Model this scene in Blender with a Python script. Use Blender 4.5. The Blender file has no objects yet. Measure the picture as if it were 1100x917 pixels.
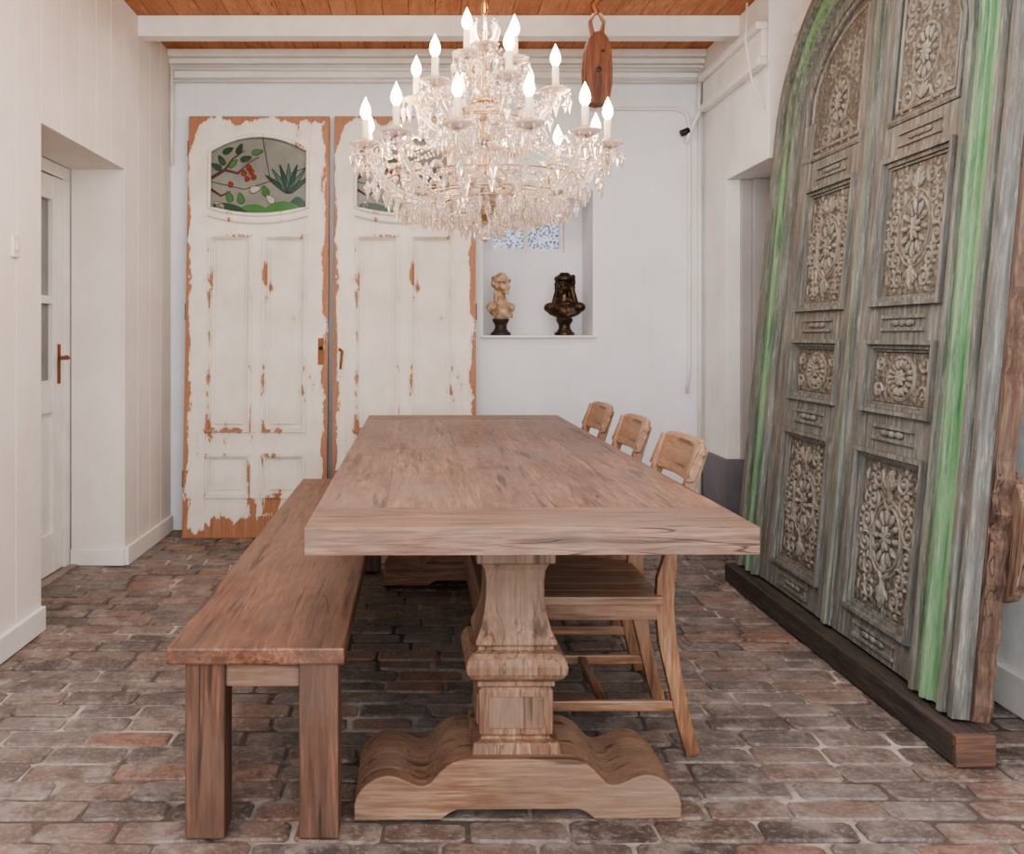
import bpy, math, random
from mathutils import Matrix, Vector
random.seed(7)
sc=bpy.context.scene
pi=math.pi
try:
    sc.view_settings.look='AgX - Medium High Contrast'
except Exception as ex: print(ex)
def C(r,g,b):
    def l(c):
        c/=255.0
        return c/12.92 if c<=0.04045 else ((c+0.055)/1.055)**2.4
    return (l(r),l(g),l(b),1.0)
# ---------------------------------------------------------------- nodes
class G:
    def __init__(s,name):
        s.m=bpy.data.materials.new(name); s.m.use_nodes=True
        s.nt=s.m.node_tree; s.nt.nodes.clear()
        s.out=s.nt.nodes.new('ShaderNodeOutputMaterial')
    def n(s,t,ins=None,**kw):
        nd=s.nt.nodes.new('ShaderNode'+t)
        for k,v in kw.items(): setattr(nd,k,v)
        for k,v in (ins or {}).items():
            if isinstance(v,bpy.types.NodeSocket): s.nt.links.new(v,nd.inputs[k])
            else: nd.inputs[k].default_value=v
        return nd
    def obj(s): return s.n('TexCoord').outputs['Object']
    def map(s,vec,scale,loc=(0,0,0)):
        return s.n('Mapping',{'Vector':vec,'Scale':scale,'Location':loc}).outputs[0]
    def noise(s,vec,scale,detail=5,rough=.55,dist=0.0):
        return s.n('TexNoise',{'Vector':vec,'Scale':scale,'Detail':detail,'Roughness':rough,'Distortion':dist}).outputs['Fac']
    def ramp(s,fac,stops):
        r=s.n('ValToRGB',{'Fac':fac}); e=r.color_ramp.elements
        while len(e)<len(stops): e.new(0.5)
        for i,(p,c) in enumerate(stops):
            e[i].position=p; e[i].color=c if len(c)==4 else (*c,1)
        return r.outputs['Color']
    def fr(s,fac,a,b):
        return s.n('MapRange',{'Value':fac,'From Min':a,'From Max':b}).outputs[0]
    def math(s,op,a,b=0.0):
        return s.n('Math',{0:a,1:b},operation=op,use_clamp=False).outputs[0]
    def mix(s,f,a,b,mode='MIX'):
        return s.n('MixRGB',{'Fac':f,'Color1':a,'Color2':b},blend_type=mode).outputs[0]
    def bump(s,h,st=.3,d=.01):
        return s.n('Bump',{'Height':h,'Strength':st,'Distance':d}).outputs[0]
    def attr(s,name):
        return s.n('Attribute',attribute_name=name).outputs['Fac']
    def pbr(s,col,rough=.6,normal=None,**kw):
        ins={'Base Color':col,'Roughness':rough}
        if normal is not None: ins['Normal']=normal
        ins.update(kw)
        p=s.n('BsdfPrincipled',ins)
        s.nt.links.new(p.outputs[0],s.out.inputs[0]); return s.m

def wood1(name,cols,axis,rough=.6,fine=14,bump=.25,tv=.12,knots=.65,crack=.8,rings=.022):
    g=G(name+'_'+'xyz'[axis]); o=g.obj(); t=g.attr('tone')
    off=g.n('VectorMath',{0:o},operation='ADD')
    cb=g.n('CombineXYZ',{0:g.math('MULTIPLY',t,3.7),1:g.math('MULTIPLY',t,5.1),2:g.math('MULTIPLY',t,7.3)})
    g.nt.links.new(cb.outputs[0],off.inputs[1]); v=off.outputs[0]
    sc_=[fine]*3; sc_[axis]=1.0
    big=[5]*3; big[axis]=.8
    a=g.noise(g.map(v,tuple(big)),1.1,3,.5,.8)
    b=g.noise(g.map(v,tuple(sc_)),3.0,7,.65,.5)
    c=g.noise(g.map(v,tuple([x*5 for x in sc_])),2.0,3,.6)
    ringv=g.math('MULTIPLY',g.math('SINE',g.math('MULTIPLY',a,95.0)),rings)
    f=g.math('ADD',g.math('MULTIPLY',a,.45),g.math('MULTIPLY',b,.55))
    f=g.math('ADD',f,ringv)
    f=g.math('ADD',f,g.math('MULTIPLY',g.math('SUBTRACT',t,.5),tv))
    col=g.ramp(f,[(.38,cols[0]),(.5,cols[1]),(.62,cols[2])])
    col=g.mix(g.fr(c,.40,.60),g.mix(.6,col,cols[0],'MIX'),col)
    p=g.noise(v,2.1,5,.65)
    col=g.mix(g.math('MULTIPLY',g.fr(p,.40,.60),.6),col,cols[3])
    k=g.noise(g.map(v,tuple([x*.8 for x in sc_])),3,2,.5)
    dk=(cols[0][0]*.30,cols[0][1]*.30,cols[0][2]*.30,1)
    col=g.mix(g.math('MULTIPLY',g.fr(k,.61,.69),knots),col,dk)
    q=g.noise(g.map(v,tuple([x*.75 if i!=axis else .55 for i,x in enumerate(sc_)]),(3.1,1.7,.4)),2.2,2,.4,.3)
    cr_=g.fr(g.math('ABSOLUTE',g.math('SUBTRACT',q,.5)),.009,.002)
    cm=g.fr(g.noise(g.map(v,(1,1,1),(5,2,8)),2.6,3),.52,.60)
    ck=g.math('MULTIPLY',g.math('MULTIPLY',cr_,cm),crack)
    col=g.mix(ck,col,dk)
    h=g.math('SUBTRACT',g.math('ADD',b,g.math('MULTIPLY',c,.4)),g.math('MULTIPLY',ck,.8))
    return g.pbr(col,rough,g.bump(h,bump,.004))
def woodset(name,cols,**kw): return tuple(wood1(name,cols,i,**kw) for i in range(3))

W_TABLE=woodset('table_teak',[C(82,55,42),C(124,91,72),C(154,120,97),C(122,104,94)],rough=.42,tv=.06,bump=.4)
W_PED=woodset('pedestal_teak',[C(96,68,52),C(138,104,82),C(166,134,110),C(134,116,102)],rough=.7,bump=.6,rings=.006,crack=.5,tv=.04)
W_BENCH=woodset('bench_teak',[C(76,46,33),C(122,80,58),C(150,106,80),C(120,97,83)],rough=.42,tv=.05,bump=.4)
W_LEG=woodset('bench_leg_wood',[C(64,40,30),C(106,70,52),C(140,98,76),C(102,82,70)],rough=.58,bump=.6,rings=.012)
W_CHAIR=woodset('chair_wood',[C(104,70,51),C(150,110,82),C(178,142,112),C(146,124,106)],rough=.45,crack=.4)
W_CEIL=woodset('ceiling_wood',[C(160,98,64),C(196,134,96),C(212,152,114),C(188,128,94)],rough=.7,knots=.3)
W_DARK=woodset('dark_board_wood',[C(44,38,36),C(64,57,54),C(88,80,75),C(76,68,63)],rough=.75)
W_ENDG=woodset('board_end_wood',[C(70,46,38),C(100,72,58),C(134,100,82),C(92,76,68)],rough=.8)
W_RAW=woodset('raw_wood',[C(74,56,47),C(114,91,77),C(150,126,108),C(114,100,91)],rough=.85,bump=.8)
W_BLOCK=woodset('pulley_wood',[C(86,46,28),C(134,82,52),C(164,108,72),C(120,78,52)],rough=.45)

def plaster(name,col,col2,bs=.15,sc_=3.0,rough=.8):
    g=G(name); o=g.obj()
    a=g.noise(o,sc_,6,.6); b=g.noise(o,28,6,.7)
    c=g.mix(g.fr(a,.35,.7),col,col2)
    st=g.noise(g.map(o,(6,6,.8)),2.2,5,.6)
    c=g.mix(g.math('MULTIPLY',g.fr(st,.58,.75),.25),c,(col2[0]*.8,col2[1]*.78,col2[2]*.75,1))
    return g.pbr(c,rough,g.bump(g.math('ADD',a,g.math('MULTIPLY',b,.3)),bs,.02))
M_WALLB=plaster('plaster_back',C(231,234,238),C(222,224,228))
M_WALLL=plaster('painted_boards',C(230,222,215),C(219,210,202),.08)
M_WALLR=plaster('plaster_right',C(236,234,232),C(220,217,214),.35)
M_TRIM=plaster('trim_paint',C(235,232,228),C(222,218,213),.08,6,.5)
M_GREY=plaster('grey_paint',C(176,175,176),C(162,160,161),.15)
M_STONE=plaster('worn_threshold',C(150,140,132),C(112,100,92),.4,9)
M_DGREY=plaster('dark_grey_paint',C(122,122,128),C(104,104,110),.15)
def simple(name,col,rough=.5,metal=0.0,**kw):
    g=G(name); a=g.noise(g.obj(),9,4)
    c=g.mix(g.fr(a,.3,.7),col,(col[0]*.8,col[1]*.8,col[2]*.8,1))
    return g.pbr(c,rough,**{'Metallic':metal,**kw})
M_BRASS=simple('aged_brass',C(150,110,60),.35,.9)
M_IRON=simple('iron',C(70,64,60),.5,.7)
M_RUST=simple('rusty_handle',C(130,84,52),.5,.4)
M_WPLATE=simple('ivory_plate',C(235,225,205),.35)

def peeling(name,w,h):
    g=G(name); o=g.obj()
    s=g.n('SeparateXYZ',{0:o})
    x,z=s.outputs[0],s.outputs[2]
    ex=g.math('MINIMUM',x,g.math('SUBTRACT',w,x))
    ez=g.math('MINIMUM',g.math('MULTIPLY',z,.45),g.math('SUBTRACT',h,z))
    e=g.math('MINIMUM',ex,ez)
    edge=g.n('MapRange',{'Value':e,'From Min':0.0,'From Max':.06,'To Min':.26,'To Max':0.0}).outputs[0]
    wear=g.math('MULTIPLY',g.attr('wear'),.15)
    n=g.noise(g.map(o,(5,5,1.9),(0,0,.37)),1.7,9,.62,.3)
    f=g.math('ADD',g.math('ADD',n,edge),wear)
    mask=g.fr(f,.678,.69)
    wn=g.noise(g.map(o,(30,30,2)),2,5)
    wood=g.mix(wn,C(122,74,50),C(194,144,110))
    pn=g.noise(o,4,5)
    paint=g.mix(g.fr(pn,.35,.65),C(232,225,215),C(216,207,195))
    halo=g.math('MULTIPLY',g.fr(f,.60,.678),.45)
    paint=g.mix(halo,paint,C(204,188,170))
    col=g.mix(mask,paint,wood)
    return g.pbr(col,.6,g.bump(g.math('SUBTRACT',1.0,mask),.4,.004))

def carved(name,base,hi,lo,green,relief=False):
    g=G(name); o=g.obj(); t=g.attr('tone'); wv=g.attr('wear')
    a=g.noise(g.map(o,(22,22,1.6)),2.0,8,.7,.4)
    b=g.noise(o,3.0,6,.65)
    c=g.noise(g.map(o,(60,60,5)),2.0,4,.7)
    col=g.ramp(a,[(.3,lo),(.5,base),(.68,hi)])
    col=g.mix(g.math('MULTIPLY',g.fr(b,.50,.66),.5),col,C(118,104,92))
    gn=g.noise(g.map(o,(5,5,.8)),1.3,6,.6)
    gm=g.math('MULTIPLY',g.fr(gn,.36,.50),wv)
    gm=g.math('MULTIPLY',gm,g.n('MapRange',{'Value':a,'From Min':.36,'From Max':.48,'To Min':.6,'To Max':.92}).outputs[0])
    gm=g.math('MINIMUM',gm,.92)
    col=g.mix(gm,col,g.mix(g.fr(a,.35,.65),green,C(150,184,146)))
    col=g.mix(g.math('MULTIPLY',g.fr(c,.55,.68),.45),col,C(186,184,178))
    h=g.math('ADD',a,g.math('MULTIPLY',c,.5)); st=.5; d=.006
    if relief:
        v=g.n('TexVoronoi',{'Vector':o,'Scale':46.0}).outputs['Distance']
        col=g.mix(g.math('MULTIPLY',g.fr(v,.35,.7),.5),col,lo)
        h=g.math('SUBTRACT',h,g.math('MULTIPLY',v,2.0)); st=.8; d=.008
    return g.pbr(col,.75,g.bump(h,st,d))
M_GATE=carved('weathered_gate_paint',C(108,110,106),C(144,146,141),C(74,76,73),C(84,138,92))
M_GPANEL=carved('weathered_carving',C(130,127,118),C(160,157,148),C(92,89,82),C(120,160,120))
M_GGROUND=carved('weathered_carved_ground',C(112,108,100),C(136,132,124),C(82,78,72),C(120,160,120),True)

g=G('crystal'); 
p1=g.n('BsdfGlass',{'Color':(1,.96,.93,1),'Roughness':.03,'IOR':1.5})
p2=g.n('BsdfPrincipled',{'Base Color':(1,.90,.82,1),'Roughness':.08,'IOR':2.0})
lw=g.n('LayerWeight',{'Blend':.45})
mx=g.n('MixShader',{0:g.math('ADD',g.math('MULTIPLY',lw.outputs['Facing'],.32),.12),1:p1.outputs[0],2:p2.outputs[0]})
g.nt.links.new(mx.outputs[0],g.out.inputs[0]); M_CRYS=g.m
g=G('candle_bulb_light'); lw=g.n('LayerWeight',{'Blend':.5})
bc=g.mix(lw.outputs['Facing'],(1,.80,.52,1),(1,.50,.20,1))
e=g.n('Emission',{'Color':bc,'Strength':22.0}); g.nt.links.new(e.outputs[0],g.out.inputs[0]); M_BULB=g.m
M_CANDLE=simple('candle_sleeve',C(250,232,206),.4)
M_CHROME=simple('chandelier_metal',C(190,160,120),.25,.9)

# ---------------------------------------------------------------- builder
class MB:
    def __init__(s): s.v=[];s.f=[];s.m=[];s.t=[];s.w=[];s.sm=[];s.mats=[]
    def mi(s,m):
        if m not in s.mats: s.mats.append(m)
        return s.mats.index(m)
    def add(s,vs,fs,mat,tone=None,wear=0.0,smooth=False):
        b=len(s.v); s.v+= [tuple(v) for v in vs]; k=s.mi(mat)
        if tone is None: tone=random.random()
        for f in fs:
            s.f.append([b+i for i in f]); s.m.append(k); s.t.append(tone); s.w.append(wear); s.sm.append(smooth)
    def box(s,x0,x1,y0,y1,z0,z1,mat,tone=None,wear=0.0,ax=None):
        if isinstance(mat,tuple):
            d=[abs(x1-x0),abs(y1-y0),abs(z1-z0)]; mat=mat[d.index(max(d)) if ax is None else ax]
        v=[(x,y,z) for z in(z0,z1) for y in(y0,y1) for x in(x0,x1)]
        s.add(v,[(0,2,3,1),(4,5,7,6),(0,1,5,4),(2,6,7,3),(0,4,6,2),(1,3,7,5)],mat,tone,wear)
    def frame(s,x0,x1,z0,z1,k,y0,y1,mat,tone=None,wear=0.0):
        s.box(x0,x0+k,y0,y1,z0,z1,mat,tone,wear); s.box(x1-k,x1,y0,y1,z0,z1,mat,tone,wear)
        e=.0006
        s.box(x0+k-e,x1-k+e,y0+e,y1-e,z0+e,z0+k,mat,tone,wear); s.box(x0+k-e,x1-k+e,y0+e,y1-e,z1-k,z1-e,mat,tone,wear)
    def prism(s,poly,plane,lo,hi,mat,tone=None,wear=0.0,smooth=False):
        def P(p,h):
            a,b=p
            return {'xz':(a,h,b),'xy':(a,b,h),'yz':(h,a,b)}[plane]
        n=len(poly); v=[P(p,lo) for p in poly]+[P(p,hi) for p in poly]
        A=sum(poly[i][0]*poly[(i+1)%n][1]-poly[(i+1)%n][0]*poly[i][1] for i in range(n))
        if plane=='xz': A=-A
        f=[list(range(n))[::-1],list(range(n,2*n))]
        for i in range(n):
            j=(i+1)%n; f.append([i,j,n+j,n+i])
        if A<0: f=[q[::-1] for q in f]
        s.add(v,f,mat,tone,wear,smooth)
    def strip(s,A,B,plane,lo,hi,mat,tone=None,wear=0.0):
        n=len(A); tone=.5 if tone is None else tone
        P={'xz':lambda p,h:(p[0],h,p[1]),'xy':lambda p,h:(p[0],p[1],h),'yz':lambda p,h:(h,p[0],p[1])}[plane]
        vs=[]
        for i in range(n): vs+=[P(A[i],lo),P(B[i],lo),P(B[i],hi),P(A[i],hi)]
        fs=[]
        for i in range(n-1):
            for k in range(4):
                a=i*4+k;b=i*4+(k+1)%4; fs.append([a,b,b+4,a+4])
        fs.append([3,2,1,0]); q=(n-1)*4; fs.append([q,q+1,q+2,q+3])
        va,vb,vc=[Vector(vs[i]) for i in fs[0][:3]]
        nrm=(vb-va).cross(vc-vb); cen=(Vector(vs[0])+Vector(vs[2]))/2
        if nrm.dot((va+vb)/2-cen)<0: fs=[f[::-1] for f in fs]
        s.add(vs,fs,mat,tone,wear)
    def tube(s,pts,r,mat,seg=6,tone=None,wear=0.0,cap=True,smooth=True):
        pts=[Vector(p) for p in pts]; n=len(pts)
        rs=r if isinstance(r,(list,tuple)) else [r]*n
        vs=[];prev=None
        for i,p in enumerate(pts):
            d=(pts[min(i+1,n-1)]-pts[max(i-1,0)])
            d=d.normalized() if d.length>1e-9 else Vector((0,0,1))
            if prev is None:
                u=d.orthogonal().normalized()
            else:
                u=(prev-d*prev.dot(d)); u=u.normalized() if u.length>1e-6 else d.orthogonal().normalized()
            prev=u; w=d.cross(u)
            for k in range(seg):
                a=2*pi*k/seg; q=(u*math.cos(a)+w*math.sin(a))*rs[i]
                vs.append(p+q)
        fs=[]
        for i in range(n-1):
            for k in range(seg):
                a=i*seg+k;b=i*seg+(k+1)%seg
                fs.append((a,b,b+seg,a+seg))
        if cap: fs.append(list(range(seg))[::-1]); fs.append(list(range((n-1)*seg,n*seg)))
        s.add(vs,fs,mat,tone,wear,smooth)
    def lathe(s,prof,c,mat,seg=16,tone=None,smooth=True):
        vs=[];n=len(prof)
        for r,z in prof:
            for k in range(seg):
                a=2*pi*k/seg; vs.append((c[0]+r*math.cos(a),c[1]+r*math.sin(a),c[2]+z))
        fs=[]
        for i in range(n-1):
            for k in range(seg):
                a=i*seg+k;b=i*seg+(k+1)%seg
                fs.append((a,b,b+seg,a+seg))
        fs.append(list(range(seg))[::-1]); fs.append(list(range((n-1)*seg,n*seg)))
        s.add(vs,fs,mat,tone,0,smooth)
    def loft(s,secs,cx,cy,mat,tone=None):
        vs=[]
        for z,hx,hy in secs:
            vs+=[(cx-hx,cy-hy,z),(cx+hx,cy-hy,z),(cx+hx,cy+hy,z),(cx-hx,cy+hy,z)]
        fs=[]; n=len(secs)
        for i in range(n-1):
            for k in range(4):
                a=i*4+k;b=i*4+(k+1)%4; fs.append((a,b,b+4,a+4))
        fs.append((3,2,1,0)); q=(n-1)*4; fs.append((q,q+1,q+2,q+3))
        if secs[-1][0]<secs[0][0]: fs=[f[::-1] for f in fs]
        s.add(vs,fs,mat,tone)
    def ell(s,c,r,mat,seg=12,rings=8,tone=None):
        vs=[];fs=[]
        vs.append((c[0],c[1],c[2]-r[2]))
        for i in range(1,rings):
            ph=-pi/2+pi*i/rings
            for k in range(seg):
                a=2*pi*k/seg; vs.append((c[0]+r[0]*math.cos(ph)*math.cos(a),c[1]+r[1]*math.cos(ph)*math.sin(a),c[2]+r[2]*math.sin(ph)))
        vs.append((c[0],c[1],c[2]+r[2])); L=len(vs)-1
        for k in range(seg):
            fs.append((0,1+(k+1)%seg,1+k)); b=1+(rings-2)*seg; fs.append((L,b+k,b+(k+1)%seg))
        for i in range(rings-2):
            for k in range(seg):
                a=1+i*seg+k;b=1+i*seg+(k+1)%seg; fs.append((a,b,b+seg,a+seg))
        s.add(vs,fs,mat,tone,0,True)
    def gem(s,c,r,h,mat,seg=4,up=.35):
        vs=[(c[0],c[1],c[2]+h*up),(c[0],c[1],c[2]-h*(1-up))]
        a0=random.random()*pi
        for k in range(seg):
            a=a0+2*pi*k/seg; vs.append((c[0]+r*math.cos(a),c[1]+r*math.sin(a),c[2]))
        fs=[]
        for k in range(seg):
            i=2+k;j=2+(k+1)%seg; fs+=[(0,i,j),(1,j,i)]
        s.add(vs,fs,mat,.5)
    def make(s,name,mat4=None,bevel=0,parent=None,loc=None):
        me=bpy.data.meshes.new(name); me.from_pydata(s.v,[],s.f)
        for m in s.mats: me.materials.append(m)
        for i,p in enumerate(me.polygons): p.material_index=s.m[i]; p.use_smooth=s.sm[i]
        a=me.attributes.new('tone','FLOAT','FACE'); a.data.foreach_set('value',s.t)
        a=me.attributes.new('wear','FLOAT','FACE'); a.data.foreach_set('value',s.w)
        me.update()
        ob=bpy.data.objects.new(name,me); sc.collection.objects.link(ob)
        if parent: ob.parent=parent
        if mat4 is not None: ob.matrix_world=mat4
        if loc is not None: ob.location=loc
        if bevel:
            b=ob.modifiers.new('bevel','BEVEL'); b.width=bevel; b.segments=2; b.limit_method='ANGLE'; b.angle_limit=.6
        return ob

# ---------------------------------------------------------------- room
XL,XR,XR2,YB,ZC=-1.56,1.725,1.89,5.75,2.95
g=G('old_brick_paving'); o=g.obj(); t=g.attr('tone')
col=g.ramp(t,[(0,C(74,66,63)),(.3,C(100,90,85)),(.5,C(122,97,86)),(.7,C(108,102,99)),(.86,C(136,99,83)),(1,C(118,108,103))])
a=g.noise(o,16,9,.72); b=g.noise(o,1.3,5,.6); c=g.noise(o,70,5,.7); d=g.noise(o,6,8,.75)
col=g.mix(g.math('MULTIPLY',g.fr(d,.47,.60),.64),col,C(160,150,142))
col=g.mix(g.math('MULTIPLY',g.fr(a,.48,.60),.6),col,C(68,60,57))
col=g.mix(g.math('MULTIPLY',g.fr(b,.45,.66),.34),col,C(148,141,136))
col=g.mix(g.math('MULTIPLY',g.fr(c,.52,.66),.42),col,C(180,169,160))
M_BRICK=g.pbr(col,g.n('MapRange',{'Value':d,'From Min':.35,'From Max':.65,'To Min':.32,'To Max':.7}).outputs[0],g.bump(g.math('ADD',a,g.math('MULTIPLY',c,.6)),.8,.010))
g=G('brick_mortar'); o=g.obj(); a=g.noise(o,9,6,.7); b=g.noise(o,2.3,5,.6)
M_MORT=g.pbr(g.mix(g.fr(b,.46,.58),g.mix(a,C(66,59,56),C(108,98,91)),g.mix(a,C(136,128,121),C(202,193,184))),.9,g.bump(a,.5,.01))
mb=MB()
mb.box(-2.2,3.0,-1.2,6.3,-.1,-.0035,M_MORT)
BW,BH=.225,.104
row=0;y=-1.2
while y<5.95:
    x=-2.15-(BW/2 if row%2 else 0)+random.uniform(-.03,.03)
    h=BH*random.uniform(.92,1.07)
    while x<2.9:
        w=BW*random.uniform(.86,1.12)
        if x>-2.1 and x+w<2.9:
            gp=random.uniform(.003,.008); zt=random.uniform(.000,.006)
            j=lambda k=.005: random.uniform(-k,k)
            x0,x1,y0,y1=x+gp,x+w-gp,y+gp,y+h-gp
            cs=[(x0+j(),y0+j()),(x1+j(),y0+j()),(x1+j(),y1+j()),(x0+j(),y1+j())]
            cx,cy=(x0+x1)/2,(y0+y1)/2
            ins=lambda p,d:(p[0]+(d if p[0]<cx else -d),p[1]+(d if p[1]<cy else -d))
            def ring(z,d,cc):
                o_=[]
                for k,p in enumerate(cs):
                    q=ins(p,d); a_=cs[(k-1)%4];b_=cs[(k+1)%4]
                    va=Vector((a_[0]-p[0],a_[1]-p[1])).normalized()*cc; vb=Vector((b_[0]-p[0],b_[1]-p[1])).normalized()*cc
                    o_+=[(q[0]+va[0],q[1]+va[1],z),(q[0]+vb[0],q[1]+vb[1],z)]
                return o_
            tx,ty=j(.0022),j(.0022)
            vs=ring(-.02,0,.010)+ring(zt-.005,0,.012)+[(p[0],p[1],p[2]+tx*(1 if p[0]>cx else -1)*.6+ty*(1 if p[1]>cy else -1)*.6) for p in ring(zt-.001,.006,.012)]
            fs=[]
            for L in range(2):
                for k in range(8):
                    fs.append((L*8+k,L*8+(k+1)%8,L*8+8+(k+1)%8,L*8+8+k))
            fs.append(list(range(16,24)))
            mb.add(vs,fs,M_BRICK,random.random())
        x+=w
    y+=h; row+=1
mb.make('floor')

mb=MB()
x=-1.9
while x<2.3:
    mb.box(x+.001,x+.139,-1.2,6.2,ZC,ZC+.04,W_CEIL); x+=.14
mb.box(-1.9,2.3,-1.2,6.2,ZC+.041,ZC+.08,W_CEIL)
mb.make('ceiling',bevel=.003)
mb=MB(); mb.box(XL,XR,5.07,5.17,2.835,ZC-.001,M_TRIM); mb.make('ceiling_beam',bevel=.006)

mb=MB()
Y1,Y2,ZO=3.80,4.86,2.07
mb.box(-1.84,XL-.014,-1.2,Y1,0,ZC,M_WALLL)
mb.box(-1.84,XL-.014,Y2,YB,0,ZC,M_WALLL)
mb.box(-1.84,XL-.014,Y1,Y2,ZO,ZC,M_WALLL)
def boards(y0,y1,z0,z1,w=.235):
    n=max(1,round((y1-y0)/w)); d=(y1-y0)/n
    for i in range(n):
        mb.box(XL-.014,XL,y0+i*d+(.003 if i else 0),y0+(i+1)*d-(.003 if i<n-1 else 0),z0,z1,M_WALLL)
boards(-1.2,Y1,0,ZC); boards(Y2,YB,0,ZC); boards(Y1,Y2,ZO,ZC)
mb.make('wall_left',bevel=.003)
mb=MB(); mb.box(XL,XL+.02,-1.2,Y1-.0,0.003,.10,M_TRIM); mb.box(XL,XL+.02,Y2,YB-.02,.003,.10,M_TRIM); mb.make('baseboard_left',bevel=.004)
mb=MB(); mb.box(-1.84,XL-.002,Y2-.014,Y2-.002,0.005,.09,M_TRIM); mb.make('trim_1',bevel=.003)
mb=MB(); dx0,dx1=-1.90,-1.85
a,b=3.93,4.78
g_glass=G('dim_window_glass'); o_=g_glass.obj(); M_DG=g_glass.pbr(g_glass.mix(g_glass.noise(o_,5),C(104,106,106),C(140,142,140)),.15)
mb.box(dx0,dx1,a,a+.11,.02,2.0,M_TRIM); mb.box(dx0,dx1,b-.13,b,.02,2.0,M_TRIM)
for z0,z1 in((.02,.22),(.82,.98),(1.36,1.40),(1.88,1.998)): mb.box(dx0+.002,dx1-.002,a+.1,b-.12,z0,z1,M_TRIM)
mb.box(dx0+.01,dx1-.02,a+.05,b-.05,.2,.84,M_TRIM); mb.box(dx0+.015,dx1-.025,a+.05,b-.05,.95,1.9,M_DG)
mb.box(dx0+.004,dx1-.004,4.32,4.35,.98,1.9,M_TRIM)
mb.box(dx1,dx1+.006,4.70,4.735,.96,1.16,M_RUST)
mb.tube([(dx1,4.717,1.09),(dx1+.05,4.717,1.09),(dx1+.056,4.68,1.095),(dx1+.05,4.60,1.09)],[.011,.011,.012,.008],M_RUST,8)
mb.make('door_1',bevel=.003)
mb=MB()
mb.box(-1.93,-1.845,Y2-.075,Y2-.001,0,2.0045,M_TRIM); mb.box(-1.93,-1.845,Y1+.001,Y1+.12,0,2.0045,M_TRIM); mb.box(-1.93,-1.845,Y1+.001,Y2-.001,2.005,ZO-.001,M_TRIM)
mb.make('trim_2',bevel=.003)
mb=MB(); mb.box(-1.95,-1.80,Y1,Y2,-.02,.014,M_STONE); mb.make('door_threshold',bevel=.004)
mb=MB(); mb.box(-2.0,-1.94,Y1-.3,Y2+.3,0,2.4,M_GREY); mb.make('wall_hall_left')
mb=MB(); mb.box(XL,XL+.012,3.515,3.575,1.50,1.585,M_WPLATE); mb.box(XL+.012,XL+.018,3.535,3.555,1.525,1.56,M_WPLATE); mb.make('light_switch',bevel=.003)

NX0,NX1,NZ0,NZ1,NYB=.368,1.046,1.19,2.10,6.15
WX0,WX1,WZ0,WZ1=.43,.93,1.75,2.08
mb=MB()
mb.box(-1.9,NX0,YB,6.3,0,ZC,M_WALLB); mb.box(NX1,2.3,YB,6.3,0,ZC,M_WALLB)
mb.box(NX0,NX1,YB,6.3,0,NZ0,M_WALLB); mb.box(NX0,NX1,YB,6.3,NZ1,ZC,M_WALLB)
mb.box(NX0,WX0,NYB,6.3,NZ0,NZ1,M_WALLB); mb.box(WX1,NX1,NYB,6.3,NZ0,NZ1,M_WALLB)
mb.box(WX0,WX1,NYB,6.3,NZ0,WZ0,M_WALLB); mb.box(WX0,WX1,NYB,6.3,WZ1,NZ1,M_WALLB)
mb.make('wall_back')
mb=MB(); mb.box(NX0-.015,NX1+.015,YB-.025,NYB,NZ0,NZ0+.015,M_TRIM); mb.make('niche_sill',bevel=.003)
g=G('frosted_window_glass'); o=g.obj()
v=g.n('TexVoronoi',{'Vector':o,'Scale':55.0}).outputs['Distance']; n=g.noise(o,30,6,.8)
cc=g.ramp(g.math('ADD',g.math('MULTIPLY',v,.7),g.math('MULTIPLY',n,.6)),[(.42,C(70,78,120)),(.56,C(150,166,208)),(.72,C(238,242,252))])
em=g.n('Emission',{'Color':cc,'Strength':.9}); tr=g.n('BsdfPrincipled',{'Base Color':cc,'Roughness':.2})  # pane emits its own colour, standing in for daylight through the glass
ad=g.n('MixShader',{0:.35,1:em.outputs[0],2:tr.outputs[0]}); g.nt.links.new(ad.outputs[0],g.out.inputs[0]); M_FROST=g.m
mb=MB(); mb.box(WX0+.02,WX1-.02,6.21,6.22,WZ0+.02,WZ1-.02,M_FROST)
mb.frame(WX0+.001,WX1-.001,WZ0+.001,WZ1-.001,.03,6.18,6.23,M_TRIM); mb.box(.665,.695,6.181,6.229,WZ0+.02,WZ1-.02,M_TRIM)
mb.make('window_1',bevel=.002)
mb=MB()
mb.box(XL,XR,YB-.05,YB-.001,2.871,2.904,M_TRIM); mb.box(XL,XR,YB-.09,YB-.001,2.905,ZC-.001,M_TRIM)
mb.box(XL,XR,YB-.025,YB-.001,2.79,2.87,M_TRIM)
mb.make('trim_3',bevel=.006)
mb=MB()
mb.tube([(XL+.03,YB-.05,2.84),(XR-.02,YB-.05,2.83)],.014,M_TRIM,8)
mb.tube([(XL+.03,YB-.05,2.765),(XR-.06,YB-.05,2.76)],.010,M_TRIM,8)
mb.tube([(XL+.02,YB-.05,2.84),(XL+.02,YB-.05,2.25)],.012,M_TRIM,8)
mb.tube([(XR-.03,YB-.05,2.84),(XR-.04,YB-.05,2.62),(XR-.03,YB-.05,2.58),(XR-.10,YB-.05,2.44),(XR-.11,YB-.04,2.38)],.012,M_TRIM,8)
mb.tube([(XR-.10,YB-.05,2.46),(XR-.15,YB-.05,2.44)],.020,M_IRON,8)
mb.make('heating_pipes')
mb=MB()
mb.tube([(1.02,YB-.02,2.60),(1.55,YB-.02,2.60),(1.62,YB-.02,2.57),(1.635,YB-.02,2.5),(1.635,YB-.02,1.0),(1.62,YB-.02,.85)],.010,M_TRIM,8)
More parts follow.
